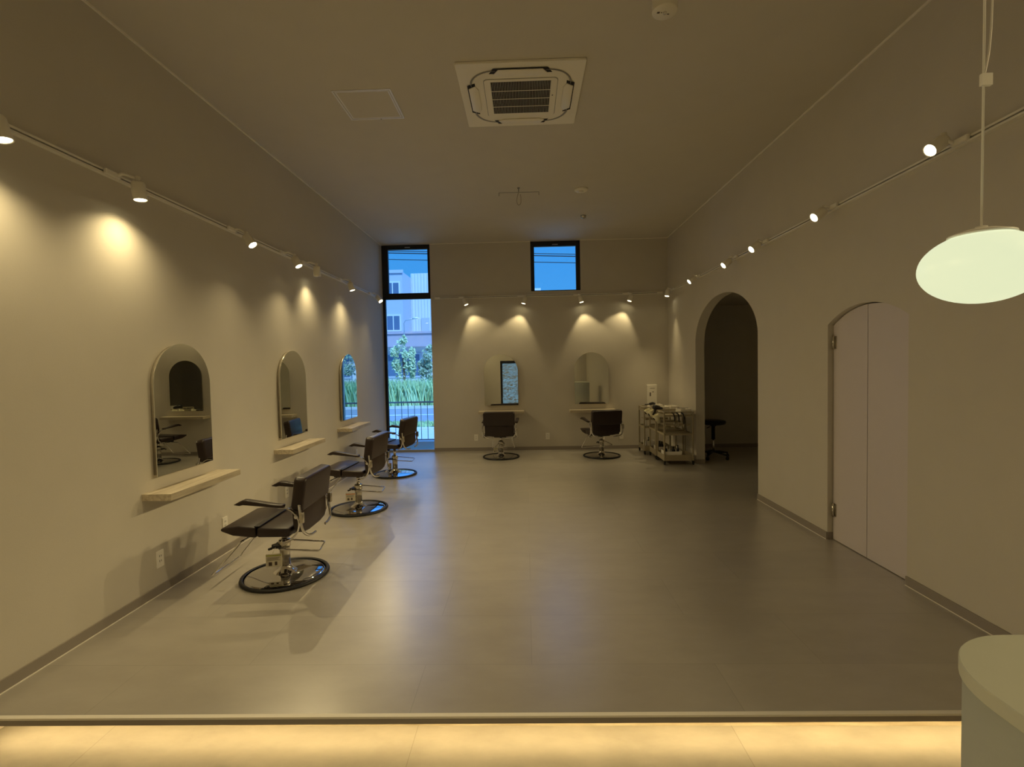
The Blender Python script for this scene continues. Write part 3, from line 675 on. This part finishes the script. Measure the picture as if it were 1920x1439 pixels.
# brush lying on the far bin
br = thing('hair_brush', 'dark hair brush lying on the top of the farthest trolley', 'brush', (2.08, 8.42, .83), .4)
MB().cyl((-.03, 0, 0), (-.13, 0, .0), .009, 10).build('handle', M['blackp'], br)
MB().tube([(-.03, 0, 0), (.02, 0, .012), (.06, 0, .0)], .024, 12).build('bristles', M['blackp'], br)
cb_ = tag(MB().box(-.08, .08, -.006, .006, 0, .006).build('flat_comb', M['blackp'], loc=(2.353, 7.63, .8245)), 'black comb lying across the white bin on the nearest trolley', 'comb')
cb_.rotation_euler = (0, 0, -.2)

# ------------------------------------------------------------------ rolling stool in the arch
st = thing('rolling_stool', 'black round rolling stool with five-star base standing inside the arch', 'stool', (2.925, 7.95, 0))
MB().lathe([(0, .535), (.13, .530), (.175, .540), (.190, .565), (.182, .590), (.14, .602), (0, .604)], 40).build('seat', M['leatherb'], st)
MB().lathe([(0, .30), (.028, .30), (.028, .50), (.05, .515), (.05, .535), (0, .535)], 20).build('gas_sleeve', M['blackp'], st)
MB().lathe([(0, .09), (.018, .09), (.018, .31), (0, .31)], 18).build('column', M['chrome'], st)
MB().tube([(-.06, -.02, .50), (-.12, -.06, .485)], .006, 8).build('height_lever', M['blackp'], st)
for k in range(5):
    a = 2*PI*k/5+.25; dx_, dy_ = math.cos(a), math.sin(a)
    MB().tube([(0, 0, .105), (dx_*.12, dy_*.12, .095), (dx_*.25, dy_*.25, .072)], .016, 10).build('base_arm', M['blackp'], st)
    w_ = MB().lathe([(0, -.016), (.026, -.014), (.029, 0), (.026, .014), (0, .016)], 18, Matrix.Rotation(PI/2, 4, 'Y')).cyl((0, 0, 0), (0, 0, .045), .006, 8).build('caster', M['rubber'], st)
    w_.location = (dx_*.25, dy_*.25, .029); w_.rotation_euler = (0, 0, a)

# ------------------------------------------------------------------ outdoors
G = -.30
def ground(name, x0, x1, y0, y1, z, m): return struct(MB().box(x0, x1, y0, y1, z-.1, z).build(name, M[m]))
ground('ground_lot', -45, 40, YB+.2, 14.6, G, 'concrete')
tag(MB().box(-6, 3.5, 9.30, 9.45, G, .135).build('kerb_wall', M['concrete'], bevel=.01, seg=1), 'low grey concrete upstand just outside the tall window', 'kerb')
ground('ground_road', -45, 40, 14.6, 23.0, G-.02, 'asphalt')
ground('ground_far', -45, 40, 23.0, 34, G+.02, 'concrete')
ground('ground_behind', -45, 40, -30, YE-.4, G, 'concrete')
for y, lab in ((22.6, 'white painted line on the road in front of the far planting'), (19.3, 'white painted line in the middle of the road outside')):
    tag(MB().box(-30, 20, y-.09, y+.09, G-.02, G-.014).build('road_line', M['paint']), lab, 'road marking', 'white road lines')
tag(MB().box(-30, 20, 14.5, 14.7, G-.1, G+.06).build('kerb_stone', M['concrete'], bevel=.02, seg=1), 'pale kerb along the near side of the road', 'kerb')
# railing just outside the tall window
rl = thing('balcony_railing', 'dark metal railing with thin upright bars outside the tall window', 'railing', (-1.3, 9.75, G-.03))
MB().box(-2.6, 2.2, -.018, .018, 1.155, 1.185).build('top_bar', M['grey'], rl); MB().box(-2.6, 2.2, -.012, .012, .42, .445).build('bottom_bar', M['grey'], rl)
for k in range(36):
    x = -2.55+.127*k
    MB().cyl((x, 0, .43), (x, 0, 1.16), .0065, 8).build('upright', M['grey'], rl)
for x in (-2.59, .9, 2.19): MB().box(x-.018, x+.018, -.018, .018, 0, 1.16).build('post', M['grey'], rl)
# far building
bd = thing('far_building', 'pale ribbed building with mauve parapet and windows across the road', 'building', (-8, 32, G))
MB().box(-20, .22, 0, 8, 3.9, 7.95).box(-20, .30, -.10, .0, 7.85, 8.05).build('grey_block', M['facade2'], bd)
b = MB().box(.22, 5.5, 2.4, 8, 3.9, 8.25)
for k in range(25):
    x = .3+.21*k; b.box(x, x+.09, 2.36, 2.4, 3.9, 8.25)
b.build('ribbed_block', M['facade'], bd)
MB().box(8.55, 9.1, 2.4, 4, 3.9, 7.05).build('roof_box', M['facade'], bd)
MB().box(-20, 26, -1.0, 8, 3.12, 3.98).box(-20, 26, -1.10, -1.0, 3.92, 4.05).build('parapet', M['parapet'], bd)
MB().box(-20, 26, -.2, 8, 0, 3.12).build('ground_floor', M['facade'], bd)
for k in range(-9, 1):
    x = -.80+1.95*k
    for z in (4.25, 6.35):
        w = MB().box(x-.10, x+.88, -.07, 0, z-.1, z+.98).build('window_frame', M['facade'], bd)
        MB().box(x, x+.36, -.08, -.07, z, z+.88).box(x+.43, x+.79, -.08, -.07, z, z+.88).build('window_glass', M['pane'], w)
for k in range(-7, 8):
    x = -.75+3.0*k
    w = MB().box(x-.1, x+2.1, -.28, -.2, 1.2, 2.75).build('shop_window_frame', M['facade2'], bd)
    MB().box(x, x+.95, -.29, -.28, 1.3, 2.65).box(x+1.05, x+2.0, -.29, -.28, 1.3, 2.65).build('shop_window_glass', M['pane'], w)
MB().box(.9, 1.45, 2.32, 2.36, 4.0, 5.2).build('dark_doorway', M['facade2'], bd)
# street lamp
sl = thing('street_lamp', 'slim street lamp with pale head in front of the ribbed building', 'street lamp', (-6.30, 28.5, G))
MB().tube([(-.6, 0, 0), (-.6, 0, 4.35), (-.5, 0, 4.52), (0, 0, 4.60)], .03, 10).build('pole', M['alu'], sl)
MB().lathe([(0, -.05), (.17, -.03), (.2, .02), (0, .07)], 20, Matrix.Translation((.1, 0, 4.62))).build('lamp_head', M['white'], sl)
# trees
def leaves(blobs, n, size, mt, name, parent, seed):
    r = random.Random(seed); vs = []; fs = []
    for (cx, cy, cz, rr, rh) in blobs:
        for _ in range(n):
            while True:
                x, y, z = r.uniform(-1, 1), r.uniform(-1, 1), r.uniform(-1, 1)
                q = x*x+y*y+z*z
                if .25 < q < 1: break
            c = Vector((cx+x*rr, cy+y*rr, cz+z*rh)); u = Vector((r.gauss(0, 1), r.gauss(0, 1), r.gauss(0, 1))).normalized(); v = u.orthogonal().normalized()
            s = size*r.uniform(.6, 1.3); o = len(vs)
            vs += [c-u*s, c+v*s*.45, c+u*s, c-v*s*.45]; fs.append((o, o+1, o+2, o+3))
    return MB().add(vs, fs).build(name, mt, parent)
def tree(x, y, h, w, lab, seed, mt='leaf'):
    t = thing('street_tree', lab, 'tree', (x, y, G), 0, 'small trees across the road')
    MB().tube([(0, 0, 0), (.05, 0, h*.35), (0, .03, h*.7)], .06, 8).build('trunk', M['bark'], t)
    r = random.Random(seed); bl = [(-w*.1, 0, h*.84, w*.42, h*.14), (w*.1, .1, h*.93, w*.25, h*.07), (w*.5, 0, h*.62, w*.60, h*.13), (w*.85, 0, h*.52, w*.35, h*.10), (-w*.55, .1, h*.55, w*.45, h*.12), (0, 0, h*.45, w*.75, h*.15)]
    bl += [(r.uniform(-.9, .9)*w, r.uniform(-.4, .4)*w, h*r.uniform(.38, .82), w*r.uniform(.2, .38), h*r.uniform(.05, .1)) for _ in range(9)]
    leaves(bl, 95, .085, M[mt], 'foliage', t, seed)
tree(-6.15, 25.0, 3.45, .55, 'slender small tree seen in the middle of the tall window', 3)
tree(-4.85, 25.0, 2.95, .60, 'bushy small tree at the right edge of the tall window view', 4, 'leafd')
tree(-8.9, 25.2, 2.9, .7, 'small tree left of the window view across the road', 5)
for i, (x, h, w) in enumerate([(-.5, 3.6, .6), (1.5, 4.0, .7), (3.2, 4.4, .7), (4.9, 4.2, .7), (6.6, 4.5, .7)]):
    tree(x, 24.6, h, w, 'leafy tree across the road, reflected in the mirror by the window', 20+i, 'leaf' if i % 2 else 'leafd')
def blades(x0, x1, y0, y1, h, n, name, lab, seed):
    r = random.Random(seed); vs = []; fs = []
    for _ in range(n):
        x = r.uniform(x0, x1); y = r.uniform(y0, y1); a = r.uniform(0, PI); hh = h*r.uniform(.5, 1.1); lean = r.uniform(-.35, .35)*hh; o = len(vs)
        dx_, dy_ = math.cos(a)*.035, math.sin(a)*.035
        vs += [(x-dx_, y-dy_, G), (x+dx_, y+dy_, G), (x+dx_+lean*.4, y+dy_, G+hh*.6), (x-dx_+lean*.4, y-dy_, G+hh*.6), (x+lean, y, G+hh)]
        fs += [(o, o+1, o+2, o+3), (o+3, o+2, o+4)]
    return tag(MB().add(vs, fs).build(name, M['grass']), lab, 'grass', kind='stuff')
blades(-13, 10, 23.4, 25.6, 1.25, 15000, 'tall_grass', 'tall bright green grass and shrubs across the road', 9)
blades(-10, 4, 15.1, 15.8, .17, 2500, 'verge_weeds', 'low weeds along the near edge of the road', 10)
# power cables
for (y, z, lab) in ((15.0, 4.99, 'topmost thin power cable crossing the sky in the upper windows'), (15.0, 4.93, 'twisted middle power cable crossing the upper windows'), (15.0, 4.74, 'lowest power cable crossing the upper windows')):
    pts = [(-20+2*k, y, z-.045*(2*k-16.5)+.004*math.sin(k*1.3)) for k in range(21)]
    c = tag(MB().tube(pts, .011 if z < 4.8 or z > 4.95 else .015, 6).build('power_cable', M['cable']), lab, 'cable', 'power cables outside')
